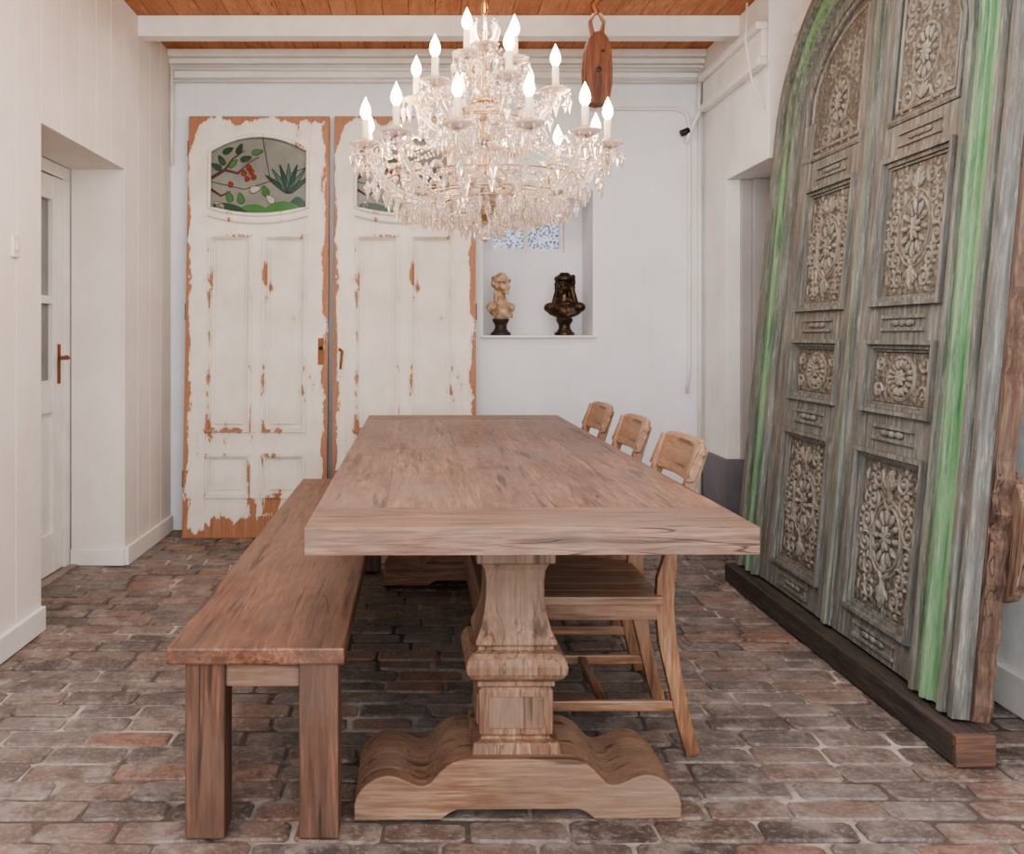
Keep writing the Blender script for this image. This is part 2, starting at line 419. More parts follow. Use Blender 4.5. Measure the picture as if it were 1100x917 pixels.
mb.tube([(1.700,YB-.02,2.75),(1.700,YB-.02,.02)],.012,M_TRIM,8)
mb.make('wall_conduit')

mb=MB()
mb.box(XR2,2.3,-1.2,4.65,0,ZC,M_WALLR)
mb.box(XR,2.0,5.30,YB,.50,ZC,M_WALLR)
mb.box(XR-.012,2.0,5.29,YB,0,.50,M_DGREY)
mb.box(XR,2.0,4.65,5.30,2.09,ZC,M_WALLR)
mb.box(1.80,1.86,5.27,5.30,.50,2.09,M_GREY); mb.box(1.86,2.0,5.24,5.30,.50,2.09,M_GREY)
mb.box(2.0,2.3,5.36,YB,0,ZC,M_GREY); mb.box(2.28,2.4,4.6,5.4,0,ZC,M_GREY)
mb.make('wall_right',bevel=.004)
mb=MB()
mb.box(XR-.05,XR,4.66,YB-.1,2.56,2.60,M_TRIM); mb.box(XR-.03,XR,4.66,YB-.1,2.60,2.74,M_TRIM); mb.box(XR-.06,XR,4.66,YB-.1,2.74,2.78,M_TRIM)
mb.box(XR2-.05,XR2,3.0,4.65,2.70,2.78,M_TRIM)
mb.make('trim_4',bevel=.008)
mb=MB(); mb.box(XR2-.02,XR2,-1.2,4.6,.003,.13,M_TRIM); mb.make('baseboard_right',bevel=.004)
mb=MB()
mb.tube([(XR-.075,4.75,2.9),(XR-.085,4.74,2.7),(XR-.06,4.72,2.5),(XR-.01,4.7,2.35)],.006,M_TRIM,6)
mb.make('wall_cable')

# ---------------------------------------------------------------- old panelled doors
DW,DH=.86,2.55
M_PEEL=peeling('peeling_door_paint',DW,DH)
g=G('stained_glass_ground'); o=g.obj()
M_SG=g.pbr(g.mix(g.noise(o,6,5,.7),C(96,102,98),C(150,150,140)),.15,g.bump(g.noise(o,60,3),.3,.003))
SG=lambda n,c: simple(n,c,.15)
M_SGG=SG('leaf_green_glass',C(70,122,70)); M_SGD=SG('dark_green_glass',C(46,80,58)); M_SGT=SG('teal_glass',C(72,108,102)); M_SGR=SG('cherry_red_glass',C(150,56,44)); M_SGB=SG('branch_brown_glass',C(90,56,44)); M_LEAD=simple('lead_came',C(50,50,52),.5,.6)
M_SGL=SG('pale_glass',C(180,176,160))
def olddoor(X,handle):
    mb=MB(); P=M_PEEL; T=.042
    mb.box(0,.13,0,T,0,DH,P,wear=.25); mb.box(.73,DW,0,T,0,DH,P,wear=.25)
    n=14
    xs=[.13+.60*i/n for i in range(n+1)]
    top=lambda x:2.335+.095*(1-((x-.43)/.30)**2)
    bot=lambda x:1.985-.045*(1-((x-.43)/.30)**2)
    e=.0005
    mb.strip([(x,top(x)) for x in xs],[(x,DH-e) for x in xs],'xz',e,T-e,P)
    mb.strip([(x,1.82) for x in xs],[(x,bot(x)) for x in xs],'xz',e,T-e,P,wear=.1)
    mb.box(.40,.46,e,T-e,.625,1.82,P); mb.box(.13,.73,e,T-e,.50,.625,P,wear=.4); mb.box(.40,.46,e,T-e,.235,.50,P); mb.box(.13,.73,e,T-e,0.001,.235,P,wear=1.0)
    for x0,x1 in((.13,.40),(.46,.73)):
        for z0,z1 in((.625,1.82),(.235,.50)):
            mb.box(x0,x1,.022,.034,z0,z1,P,wear=.15)
            m=.05; mb.box(x0+m,x1-m,.012,.03,z0+m,z1-m,P,wear=.0)
            mb.frame(x0,x1,z0,z1,.018,-.009,.03,P,wear=.85)
            mb.frame(x0+.018,x1-.018,z0+.018,z1-.018,.010,.004,.03,P,wear=.6)
    loop=[(x,top(x)) for x in xs]+[(x,bot(x)) for x in xs[::-1]]; loop.append(loop[0])
    mb.tube([(x,-.002,z) for x,z in loop],.012,P,8,wear=.5)
    mb.tube([(x,-.006,z-.045) for x,z in[(x,bot(x)) for x in xs]],.012,P,8,wear=.5)
    mb.strip([(x,bot(x)) for x in xs],[(x,top(x)) for x in xs],'xz',.018,.026,M_SG)
    def blob(cx,cz,a,b,ang,m,yy=.0165):
        pts=[]
        for k in range(12):
            t=2*pi*k/12; px=a*math.cos(t); pz=b*math.sin(t)*(1-.45*math.cos(t))
            pts.append((cx+px*math.cos(ang)-pz*math.sin(ang),cz+px*math.sin(ang)+pz*math.cos(ang)))
        mb.prism(pts,'xz',yy-.002,.019,m)
        mb.tube([(p[0],yy-.002,p[1]) for p in pts+[pts[0]]],.0018,M_LEAD,4)
    for ii,(c0,w,hh,m) in enumerate(((.25,.13,.05,M_SGD),(.40,.12,.06,M_SGG),(.56,.13,.07,M_SGG),(.66,.07,.08,M_SGD))):
        A=[(c0-w+2*w*i/8) for i in range(9)]; A=[x for x in A if .135<x<.725]
        mb.strip([(x,bot(x)+.003) for x in A],[(x,bot(x)+.008+hh*(1-((x-c0)/w)**2)) for x in A],'xz',.013+.0006*ii,.019,m)
    for i in range(7):
        a=-.9+.3*i; L=.20
        blob(.61+math.sin(a)*L*.45,2.07+math.cos(a)*L*.5,L*.46,.013,pi/2-a,M_SGT if i%2 else M_SGD,.0165-.0005*i)
    mb.tube([(.14,.014,2.17),(.22,.014,2.22),(.30,.014,2.20),(.37,.014,2.27),(.43,.014,2.30)],[.010,.009,.007,.006,.003],M_SGB,6)
    mb.tube([(.22,.014,2.22),(.27,.014,2.29),(.34,.014,2.34)],[.007,.005,.003],M_SGB,6)
    mb.tube([(.14,.014,2.10),(.20,.014,2.06),(.26,.014,2.09)],[.008,.006,.003],M_SGB,6)
    for i,q in enumerate(((.27,2.26,.7),(.20,2.28,2.1),(.35,2.29,.3),(.31,2.35,1.2),(.24,2.34,.5),(.17,2.24,2.6),(.42,2.33,.2))): blob(q[0],q[1],.035,.017,q[2],random.choice([M_SGD,M_SGG]),.0165-.0004*i)
    for i,q in enumerate(((.34,2.20),(.36,2.165),(.385,2.21),(.37,2.235),(.40,2.175),(.26,2.13))): blob(q[0],q[1],.015,.017,0,M_SGR,.0135-.0004*i)
    for i,q in enumerate(((.19,2.0),(.25,2.055),(.32,2.045),(.47,2.09),(.5,2.04),(.41,2.10))): blob(q[0],q[1],.035,.02,random.random()*3,random.choice([M_SGG,M_SGL]),.0150-.0004*i)
    for a_,b_ in(((.13,2.15),(.34,2.1)),((.45,2.42),(.5,2.15)),((.5,2.15),(.73,2.24)),((.34,2.1),(.5,2.15))):
        mb.tube([(a_[0],.016,a_[1]),(b_[0],.016,b_[1])],.0025,M_LEAD,4)
    if handle:
        mb.box(.028,.064,-.006,0,.96,1.21,M_WPLATE)
        mb.tube([(.045,-.005,1.12),(.045,-.05,1.12),(.06,-.055,1.11),(.05,-.055,1.00)],[.009,.009,.009,.007],M_BRASS,8)
        mb.lathe([(.004,0),(.004,.003)],(.045,-.008,1.03),M_IRON,8)
    else:
        mb.box(.80,.835,-.005,0,1.03,1.19,M_RUST); mb.ell((.818,-.012,1.13),(.012,.012,.012),M_IRON)
    for z in(.3,1.3,2.3):
        mb.box(DW if handle else -.006,DW+.006 if handle else 0,.005,.035,z,z+.1,M_IRON)
    M=Matrix.Translation((X,5.525,.001))@Matrix.Rotation(-.066,4,'X')
    mb.make('panelled_wooden_door',M,bevel=.003)
olddoor(-1.435,False); olddoor(-.545,True)

# ---------------------------------------------------------------- arched gate
mb=MB(); cx=3.60; SP=2.08; ZB=0.0
def arch(a,b,n=28):
    return [(cx-a,ZB)]+[(cx-a*math.cos(pi*i/n),SP+b*math.sin(pi*i/n)) for i in range(n+1)]+[(cx+a,ZB)]
def band(a0,a1,y0,y1,mat,tone,wear=0.0):
    mb.strip(arch(a0,.74-(.93-a0)),arch(a1,.74-(.93-a1)),'xz',y0,y1,mat,tone,wear)
GT=M_GATE
band(.93,.905,-.03,.020,GT,.3,.0); band(.905,.88,-.071,.008,GT,.6,.2); band(.88,.86,-.07,.028,GT,.4,.1)
band(.86,.79,-.071,.000,GT,.5,1.9); band(.79,.775,-.07,.014,GT,.3,1.2); band(.775,.76,-.071,.026,GT,.6,.8)
band(.76,.71,-.07,.006,GT,.5,.7); band(.71,.69,-.071,.022,GT,.3,.1)
A=arch(.692,.502); mb.prism([(x,z) for x,z in A],'xz',-.069,-.034,GT,.5)
band(.6895,.637,-.05,-.006,GT,.4)
mb.box(3.44,3.66,-.05,-.0065,0.001,2.52,GT,.5)
mb.box(4.13,4.25,-.05,-.0068,0.001,2.05,GT,.5); mb.box(2.93,2.97,-.05,-.0068,0.001,2.05,GT,.5)
mb.box(3.535,3.565,-.03,.016,.006,2.50,GT,.2,.15); mb.box(3.522,3.578,-.03,.004,.005,2.50,GT,.7)
for x0,x1 in((2.96,3.445),(3.655,4.14)):
    for z0,z1 in((0.002,.11),(.70,.83),(1.09,1.21),(1.75,1.87)): 
        mb.box(x0,x1,-.05,-.0072,z0,z1,GT,random.random(),.0)
        zc=(z0+z1)/2
        for k in(-1,1):
            mb.box(x0+.10,x1-.10,-.01,.001,zc+k*.022-.006,zc+k*.022+.006,GT,.2)
        for k in(-1,0,1): mb.ell(((x0+x1)/2+k*.05,-.003,zc),(.03,.006,.012),GT,8,6)
def moulded(x0,x1,z0,z1):
    for d,w,h in((0,.016,.010),(.016,.014,-.004),(.03,.010,-.014)):
        mb.frame(x0+d,x1-d,z0+d,z1-d,w,-.04,h,GT,.6,.0)
YG=-.021
def spiral(px,pz,R,a0,dir_,turns=1.35,r=.008,y=YG,n=26):
    pts=[];rs=[]
    for i in range(n):
        t=i/(n-1); a=a0+dir_*2*pi*turns*t; rr=R*(1-.86*t)
        pts.append((px+rr*math.cos(a),y,pz+rr*math.sin(a))); rs.append(r*(1-.4*t))
    mb.tube(pts,rs,M_GPANEL,6,.5)
    mb.ell((px,y,pz),(r*1.1,r*1.2,r*1.1),M_GPANEL,8,6)
def leaf(px,pz,L,a,w=.010,y=YG):
    d=(math.cos(a),math.sin(a))
    mb.tube([(px+d[0]*L*t,y,pz+d[1]*L*t) for t in(0,.2,.5,.8,1)],[w*.3,w*.9,w,w*.6,w*.1],M_GPANEL,6,.5)
def ringo(xm,zm,rx,rz,r):
    mb.tube([(xm+rx*math.cos(2*pi*k/32),YG,zm+rz*math.sin(2*pi*k/32)) for k in range(33)],r,M_GPANEL,6,.5,cap=False)
def rosette(xm,zm,rx,rz,n=12):
    ringo(xm,zm,rx,rz,.006)
    for k in range(n):
        a=2*pi*k/n; c_,s_=math.cos(a),math.sin(a)
        mb.tube([(xm+rx*t*c_,YG+.002,zm+rz*t*s_) for t in(.45,.6,.8,.93)],[.003,.010,.012,.003],M_GPANEL,6,.5)
    for k in range(8):
        a=2*pi*k/8+.2; c_,s_=math.cos(a),math.sin(a)
        mb.tube([(xm+rx*t*c_,YG+.004,zm+rz*t*s_) for t in(.0,.15,.3,.42)],[.004,.009,.010,.003],M_GPANEL,6,.5)
    mb.ell((xm,YG+.004,zm),(.016,.010,.016),M_GPANEL)
def carve(x0,x1,z0,z1):
    xm=(x0+x1)/2; hw=(x1-x0)/2-.045; H=z1-z0-.09; zb=z0+.045; zm=(z0+z1)/2
    mb.box(x0+.03,x1-.03,-.04,-.021,z0+.03,z1-.03,M_GGROUND,.5)
    if H<.3:
        R=H/2*.98
        rosette(xm,zm,R*1.22,R,16); ringo(xm,zm,R*1.32,R*1.08,.004)
        for sx in(-1,1):
            for sz in(-1,1):
                spiral(xm+sx*(hw-.03),zm+sz*(H/2-.022),.030,0 if sx<0 else pi,sx*sz,1.3,.007)
                leaf(xm+sx*(hw-.01),zm+sz*.02,.05,sz*pi/2,.008)
        return
    n=6; R=H/n/2*.96
    rosette(xm,zm,hw*.52,hw*.62,12)
    ringo(xm,zm,hw*.62,hw*.74,.005)
    for i in range(n):
        zc=zb+H*(i+.5)/n
        far=abs(i-2.5)
        for s_ in(-1,1):
            if far<1: px=xm+s_*(hw*.80); Rr=hw*.24
            else: px=xm+s_*(hw*(.60 if far<2 else .48)); Rr=min(R,hw*.40)
            spiral(px,zc,Rr,(pi if s_>0 else 0)-.9*s_,s_*(1 if i>=n/2 else -1),1.5,.0085)
            for k in range(5):
                a=(0 if s_>0 else pi)+s_*(k-2)*.62
                leaf(px+Rr*.9*math.cos(a),zc+Rr*.9*math.sin(a),.026,a+s_*.5,.008)
            if far>=1:
                leaf(xm,zc-R*.7,.055,pi/2-s_*.75,.010); leaf(xm,zc,.040,pi/2-s_*.4,.009)
            leaf(xm+s_*(hw-.012),zc-R*.5,.045,pi/2,.007)
    for sz in(-1,1):
        mb.tube([(xm,YG,zm+sz*hw*.74),(xm,YG+.003,zm+sz*(hw*.74+.06)),(xm,YG,zm+sz*H*.5)],[.010,.012,.005],M_GPANEL,6,.5)
        for k in range(5): leaf(xm,zm+sz*(H/2-.075),.06,sz*pi/2+(k-2)*.45,.010,YG+.003)
for x0,x1 in((2.97,3.44),(3.66,4.13)):
    for z0,z1 in((.11,.70),(.83,1.09),(1.21,1.75)):
        moulded(x0,x1,z0,z1); carve(x0+.012,x1-.012,z0+.012,z1-.012)
ia,ib=.625,.435
for xi,xo in((3.44,2.99),(3.66,4.21)):
    s_=1 if xo>xi else -1
    xs=[xi+(xo-xi)*i/14 for i in range(15)]
    zt=lambda x:SP+ib*math.sqrt(max(0,1-((x-cx)/ia)**2))
    zt0=1.885
    loop=[(xi,zt0)]+[(x,zt(x)-.012) for x in xs]+[(xo,zt0)]; loop.append(loop[0])
    mb.tube([(x,-.014,z) for x,z in loop],.014,GT,6,.6)
    mb.prism([(x,z) for x,z in loop[:-1]],'xz',-.04,-.021,M_GGROUND,.5)
    c0=((xi+xo)/2,2.12)
    mb.tube([(c0[0]+(x-c0[0])*.84,-.018,c0[1]+(z-c0[1])*.84) for x,z in loop],.008,M_GPANEL,6,.6)
    xm=(xi+xo)/2-s_*.02
    rosette(xm,2.10,.085,.10,12)
    for i,(px,pz,R_) in enumerate(((xm-.10,1.965,.05),(xm+.10,1.965,.05),(xm-s_*.12,2.20,.045),(xm-s_*.12,2.30,.04),(xm-s_*.03,2.28,.045),(xm+s_*.08,2.24,.035))):
        spiral(px,pz,R_,i*1.3,1 if i%2 else -1,1.5,.009)
        for k in range(6): leaf(px+R_*math.cos(k*1.05+i),pz+R_*math.sin(k*1.05+i),.026,k*1.05+i+.5,.008)
    for k in range(5): leaf(xm,1.94,.06,pi/2+(k-2)*.45,.010,YG+.003)
def jag(x,za,zb_,amp,n):
    return [(x-abs(math.sin(i*1.7)*amp)-random.random()*amp*.5,za+(zb_-za)*i/n) for i in range(n+1)]
J=jag(2.668,.0,2.30,.016,46); mb.prism([(2.72,.0)]+J+[(2.72,2.30)],'xz',-.085,-.031,W_RAW[2],.4)
J=[(2.69,.34),(2.64,.36),(2.605,.41),(2.60,.47),(2.585,.52),(2.59,.58),(2.61,.64),(2.65,.69),(2.70,.72)]; mb.prism(J,'xz',-.12,-.086,W_RAW[2],.8)
J=[(2.69,1.12),(2.61,1.13),(2.57,1.18),(2.58,1.23),(2.57,1.28),(2.61,1.31),(2.62,1.37),(2.70,1.42)]; mb.prism(J,'xz',-.12,-.086,W_RAW[2],.1)
for z in(.5,1.4,1.9): mb.box(2.72,4.46,-.10,-.072,z,z+.09,W_RAW)
M=Matrix.Translation((1.535,0,.101))@Matrix.Rotation(.093,4,'Y')@Matrix.Rotation(pi/2,4,'Z')
mb.make('carved_arched_gate',M,bevel=.002)
mb=MB(); mb.box(1.475,1.585,2.60,4.56,0.006,.092,W_DARK); mb.box(1.474,1.586,2.575,2.5995,.0055,.093,W_ENDG[0]); mb.make('base_timber',bevel=.004)

# ---------------------------------------------------------------- table
TW,TL,TH=.988,2.88,.78
troot=bpy.data.objects.new('dining_table',None); sc.collection.objects.link(troot)
MT=Matrix.Translation((.222,3.455,.006))@Matrix.Rotation(.010,4,'Z'); troot.matrix_world=MT
bpy.context.view_layer.update()
mb=MB(); hx,hy=TW/2,TL/2; th=.06; bb=.235
mb.box(-hx,hx,-hy,-hy+bb,TH-th,TH,W_TABLE,.62); mb.box(-hx,hx,hy-bb,hy,TH-th,TH,W_TABLE,.3)
ws=[.17,.22,.19,.22,.188]; x=-hx
for w,tn in zip(ws,(.35,.6,.45,.75,.5)):
    mb.box(x,x+w,-hy+bb+.0002,hy-bb-.0002,TH-th,TH-.0003,W_TABLE,tn); x+=w
mb.make('top',MT,bevel=.0012,parent=troot)
mb=MB()
def pedestal(cy):
    mb.box(-.36,.36,cy-.06,cy+.06,.665,TH-th-.001,W_PED)
    mb.box(-.16,.16,cy-.11,cy+.11,.655,.70,W_PED)
    secs=[(.655,.10,.10),(.622,.10,.10),(.618,.086,.086),(.60,.078,.078),(.57,.074,.074),(.53,.075,.075),(.49,.080,.080),(.455,.090,.090),(.43,.101,.101),(.418,.104,.104),(.414,.096,.096),(.405,.096,.096),(.400,.112,.112),(.388,.122,.122),(.370,.128,.128),(.352,.126,.126),(.338,.117,.117),(.330,.106,.106),(.326,.098,.098),(.312,.098,.098),(.308,.088,.088),(.300,.094,.094),(.190,.094,.094),(.186,.088,.088),(.178,.088,.088),(.174,.108,.108),(.145,.112,.112),(.10,.112,.112)]
    mb.loft(secs,0,cy,W_PED[2],.4)
    for s_ in(-1,1):
        mb.box(-.070,.070,cy+s_*.094-.004,cy+s_*.094+.004,.205,.285,W_PED[2],.45)
        mb.box(s_*.094-.004,s_*.094+.004,cy-.07,cy+.07,.205,.285,W_PED[2],.45)
    key=[(.405,.035),(.398,.060),(.380,.082),(.355,.100),(.325,.108),(.295,.104),(.268,.092),(.245,.084),(.225,.086),(.208,.100),(.188,.122),(.165,.138),(.145,.146)]
    fine=[]
    for i in range(len(key)-1):
        p0=key[max(i-1,0)];p1=key[i];p2=key[i+1];p3=key[min(i+2,len(key)-1)]
        for t in(0,.25,.5,.75):
            fine.append(tuple(.5*((2*p1[d])+(-p0[d]+p2[d])*t+(2*p0[d]-5*p1[d]+4*p2[d]-p3[d])*t*t+(-p0[d]+3*p1[d]-3*p2[d]+p3[d])*t**3) for d in(0,1)))
    half=[(.405,0)]+fine+[(.145,.146),(.12,.148)]
    prof=[(-x,z) for x,z in half]+[(x,z) for x,z in half[::-1]]
    cut=[(.19,0),(.17,.016),(.15,.024),(-.15,.024),(-.17,.016),(-.19,0)]
    mb.prism(prof+cut,'xz',cy-.14,cy+.14,W_PED[0],.5)
pedestal(-hy+.425); pedestal(hy-.30)
mb.box(-.045,.045,-hy+.52,hy-.40,.21,.36,W_PED)
mb.make('trestle_base',MT,bevel=.004,parent=troot)

mb=MB()
mb.box(-.222,.198,-1.315,1.30,.420,.46,W_BENCH,.4)
for sx in(-1,1):
    for sy in(-1,1):
        xc=sx*.135; mb.box(xc-.047,xc+.047,sy*1.25-.047,sy*1.25+.047,0,.4195,W_LEG)
for sy in(-1,1): mb.box(-.09,.09,sy*1.262-.015,sy*1.262+.015,.355,.4195,W_PED)
for sx in(-1,1): mb.box(sx*.135-.015,sx*.135+.015,-1.21,1.21,.355,.4195,W_LEG)
mb.make('wooden_bench',Matrix.Translation((-.392,3.505,.006))@Matrix.Rotation(.006,4,'Z'),bevel=.005)

def chair(y,dx=0,rot=0):
    mb=MB(); Wd=W_CHAIR
    path=[(.285,0),(.262,.08),(.235,.2),(.212,.32),(.203,.42),(.207,.50),(.230,.60),(.262,.72),(.303,.85),(.312,.875)]
    n=len(path); A=[];B=[]
    for i,(px,pz) in enumerate(path):
        d=Vector((path[min(i+1,n-1)][0]-path[max(i-1,0)][0],path[min(i+1,n-1)][1]-path[max(i-1,0)][1])).normalized()
        t=.019+(.008 if .3<pz<.55 else 0)+(.002 if pz<.3 else -.001)
        A.append((px-d[1]*t,pz+d[0]*t)); B.append((px+d[1]*t,pz-d[0]*t))
    for s_ in(-1,1):
        mb.prism(A+B[::-1],'xz',s_*.188-.015,s_*.188+.015,Wd[2],.4)
        F=[(-.185,.43),(-.150,.43),(-.158,.25),(-.185,0),(-.205,0),(-.188,.25)]
        mb.prism(F,'xz',s_*.20-.015,s_*.20+.015,Wd[2],.7)
        mb.box(-.16,.20,s_*.192-.010,s_*.192+.010,.385,.432,Wd)
        mb.box(-.175,.235,s_*.190-.009,s_*.190+.009,.125,.155,Wd)
    mb.box(-.178,-.158,-.20,.20,.385,.432,Wd); mb.box(.19,.21,-.18,.18,.385,.432,Wd)
    mb.box(.02,.045,-.19,.19,.13,.152,Wd)
    yy=-.222
    for i in range(6):
        w=.074
        mb.box(-.210,.195,yy+.0005,yy+w-.0005,.433,.458,Wd); yy+=w
    def rail(z0,z1,xb,half,bow,th,lean):
        N_=12; P=[(-half+2*half*i/N_) for i in range(N_+1)]
        f=lambda q:xb+bow*(1-(q/half)**2)
        sec=[(z0,-th/2),(z1-.012,-th/2),(z1,-th/4),(z1,th/4),(z1-.012,th/2),(z0,th/2)]
        vs=[]
        for i,q in enumerate(P):
            e=abs(q)/half; drop=.022*max(0,(e-.70)/.30)**2
            for z,o_ in sec:
                vs.append((f(q)+o_+ (z-z0)*lean,q,z-(drop if z>z0 else -drop*.5)))
        k=len(sec); fs=[]
        for i in range(N_):
            for j in range(k):
                a=i*k+j;b=i*k+(j+1)%k; fs.append((a,b,b+k,a+k))
        fs.append(list(range(k))[::-1]); fs.append(list(range(N_*k,N_*k+k)))
        mb.add(vs,fs,Wd[1],.8,0,False)
    rail(.770,.890,.270,.218,.035,.026,.30)
    rail(.60,.645,.222,.185,.03,.018,.3)
    mb.make('dining_chair',Matrix.Translation((.484+dx,y,.006))@Matrix.Rotation(rot,4,'Z'),bevel=.004)
chair(2.85,0,.0); chair(3.53,.008,-.015); chair(4.20,.008,.01)

# ---------------------------------------------------------------- busts
def bust(name,X,rot,kind):
    mb=MB()
    g=G(name+'_surface'); o=g.obj(); s=g.n('SeparateXYZ',{0:o}); a=g.noise(o,22,6,.7); 
    if kind=='pale':
        col=g.mix(g.fr(a,.4,.6),C(206,184,158),C(150,118,92))
        f=g.n('MapRange',{'Value':s.outputs[2],'From Min':.092,'From Max':.100}).outputs[0]
        col=g.mix(f,C(52,42,36),col); M_=g.pbr(col,.55)
    else:
        col=g.mix(g.fr(a,.45,.7),C(40,30,24),C(112,82,50)); M_=g.pbr(col,.36,**{'Metallic':.4})
    mb.lathe([(.058,0),(.058,.014),(.046,.022),(.034,.040),(.034,.062),(.046,.080),(.050,.092),(.03,.11)],(0,0,0),M_,20)
    Z=lambda z:.035+z*.93
    e=lambda c,r:mb.ell((c[0],c[1],Z(c[2])),r,M_,16,10)
    tb=lambda pts,r:mb.tube([(p[0],p[1],Z(p[2])) for p in pts],r,M_,8)
    w=1.0 if kind=='pale' else 1.18
    e((0,0,.118),(.092*w,.048,.046)); e((-.070*w,.0,.135),(.038*w,.036,.032)); e((.070*w,0,.135),(.038*w,.036,.032)); e((0,-.016,.105),(.062,.042,.045)); e((0,0,.155),(.054*w,.034,.026))
    tb([(0,.002,.14),(0,.0,.19),(0,-.002,.235)],[.036,.026,.025])
    e((0,-.004,.276),(.040,.048,.050)); e((0,-.028,.252),(.027,.028,.032))
    e((0,-.060,.262),(.0075,.013,.012)); e((0,-.054,.272),(.006,.009,.014)); e((0,-.048,.288),(.027,.010,.007))
    e((0,-.053,.243),(.012,.006,.004)); e((0,-.052,.237),(.010,.006,.004)); e((0,-.049,.223),(.012,.011,.010))
    for k in(-1,1): e((k*.014,-.044,.273),(.007,.006,.005)); e((k*.040,-.004,.262),(.006,.010,.014)); e((k*.02,-.038,.252),(.012,.012,.012))
    random.seed(3)
    if kind=='pale':
        for k in range(24):
            a=random.uniform(.1,pi-.1); z=random.uniform(.275,.322); rr=.044
            e((rr*math.cos(a),rr*math.sin(a)*1.05,z),(.011,.011,.011))
        tb([(.044*math.cos(t),-.004+.051*math.sin(t),.303+.005*math.sin(3*t)) for t in[2*pi*i/20 for i in range(21)]],.009)
        e((0,0.002,.318),(.042,.047,.026)); e((0,-.008,.338),(.024,.024,.014)); e((.0,.048,.285),(.024,.020,.026))
        for k in range(6): e((-.024-.004*k,.018-.004*k,.235-.014*k),(.013,.013,.013)); e((.024+.004*k,.018-.004*k,.235-.014*k),(.013,.013,.013))
        for k in range(6): tb([(-.098+.008*k,-.006-.004*k,.145-.008*k),(-.03+.01*k,-.046-.001*k,.132-.010*k),(.05,-.044,.120-.009*k),(.096-.004*k,-.010,.138-.008*k)],.005)
    else:
        for k in range(46):
            a=random.uniform(-.1,pi+.1); z=random.uniform(.235,.325); rr=.050
            e((rr*math.cos(a),.004+rr*math.sin(a),z),(.014,.014,.016))
        e((0,.002,.320),(.047,.048,.028)); e((0,.022,.205),(.062,.026,.070)); e((0,.012,.175),(.078,.030,.034))
        for k in range(14):
            t=pi+pi*k/13; e((.047*math.cos(t),-.002+.050*math.sin(t),.312),(.012,.010,.014)); 
        for k in range(8): e((random.uniform(-.028,.028),random.uniform(-.028,.028),.342),(.011,.011,.010))
        for k in range(8): e((-.046-.003*k,.006,.245-.012*k),(.016,.018,.013)); e((.046+.003*k,.006,.245-.012*k),(.016,.018,.013))
        for k in range(5): tb([(-.104+.006*k,-.008-.004*k,.138-.010*k),(-.04,-.046,.134-.011*k),(.04,-.046,.126-.011*k),(.104-.006*k,-.008-.004*k,.138-.010*k)],.007)
    s_=1.09
    ob=mb.make(name,Matrix.Translation((X,5.87,NZ0+.0155))@Matrix.Rotation(rot,4,'Z')@Matrix.Scale(s_,4))
    r=ob.modifiers.new('fuse','REMESH'); r.mode='VOXEL'; r.voxel_size=.0024; r.use_smooth_shade=True
bust('marble_bust',.487,.75,'pale'); bust('bronze_bust',.888,-.55,'dark')

# ---------------------------------------------------------------- pulley block
mb=MB()
px,py=.86,4.62
prof=[(.0,-.18),(.035,-.172),(.058,-.14),(.068,-.08),(.07,.0),(.064,.08),(.05,.14),(.028,.172),(0,.18)]
for s_ in(-1,1):
    pl=[(px+a,2.52+z) for a,z in prof]+[(px-a,2.52+z) for a,z in prof[::-1][1:-1]]
    mb.prism(pl,'xz',py+s_*.035-.014,py+s_*.035+.014,W_BLOCK[2],.3+.2*s_)
for z in(-.15,.13): mb.box(px-.04,px+.04,py-.03,py+.03,2.52+z-.02,2.52+z+.02,W_BLOCK[0],.5)
vs=[(px+.056*math.cos(2*pi*k/24),2.51+.056*math.sin(2*pi*k/24)) for k in range(24)]
mb.prism(vs,'xz',py-.017,py+.017,W_DARK[0])
mb.tube([(px,py-.056,2.51),(px,py+.056,2.51)],.013,M_IRON,10)
mb.tube([(px+.02,py-.06,2.60),(px+.02,py-.052,2.60)],.008,M_IRON,8)
mb.tube([(px-.02,py,2.69),(px-.035,py,2.76),(px,py,2.82),(px+.035,py,2.76),(px+.02,py,2.69)],.014,W_BLOCK[2],8)
mb.tube([(px,py,2.80),(px-.02,py,2.84),(px+.03,py,2.89),(px+.01,py,2.945)],.020,W_BLOCK[2],8)
mb.make('wooden_pulley_block',bevel=.004)

# ---------------------------------------------------------------- chandelier
CX,CY=.224,3.42
root=bpy.data.objects.new('crystal_chandelier',None); sc.collection.objects.link(root); root.location=(CX,CY,0)
body=MB(); cr=MB(); bl=MB(); cn=MB()
body.lathe([(.0,1.60),(.012,1.61),(.012,1.66),(.03,1.67),(.012,1.69),(.012,2.30),(.02,2.31),(.006,2.33)],(0,0,0),M_CHROME,12)
body.tube([(0,0,2.33),(0,0,2.945)],.004,M_CHROME,8)
for k in range(14):
    z=2.36+k*.042
    t=[2*pi*i/10 for i in range(11)]
    if k%2: body.tube([(.012*math.cos(a),0,z+.026*math.sin(a)) for a in t],.0028,M_BRASS,5)
    else: body.tube([(0,.012*math.cos(a),z+.026*math.sin(a)) for a in t],.0028,M_BRASS,5)
body.lathe([(.05,2.948),(.05,2.94),(.03,2.92),(.005,2.90)],(0,0,0),M_CHROME,16)
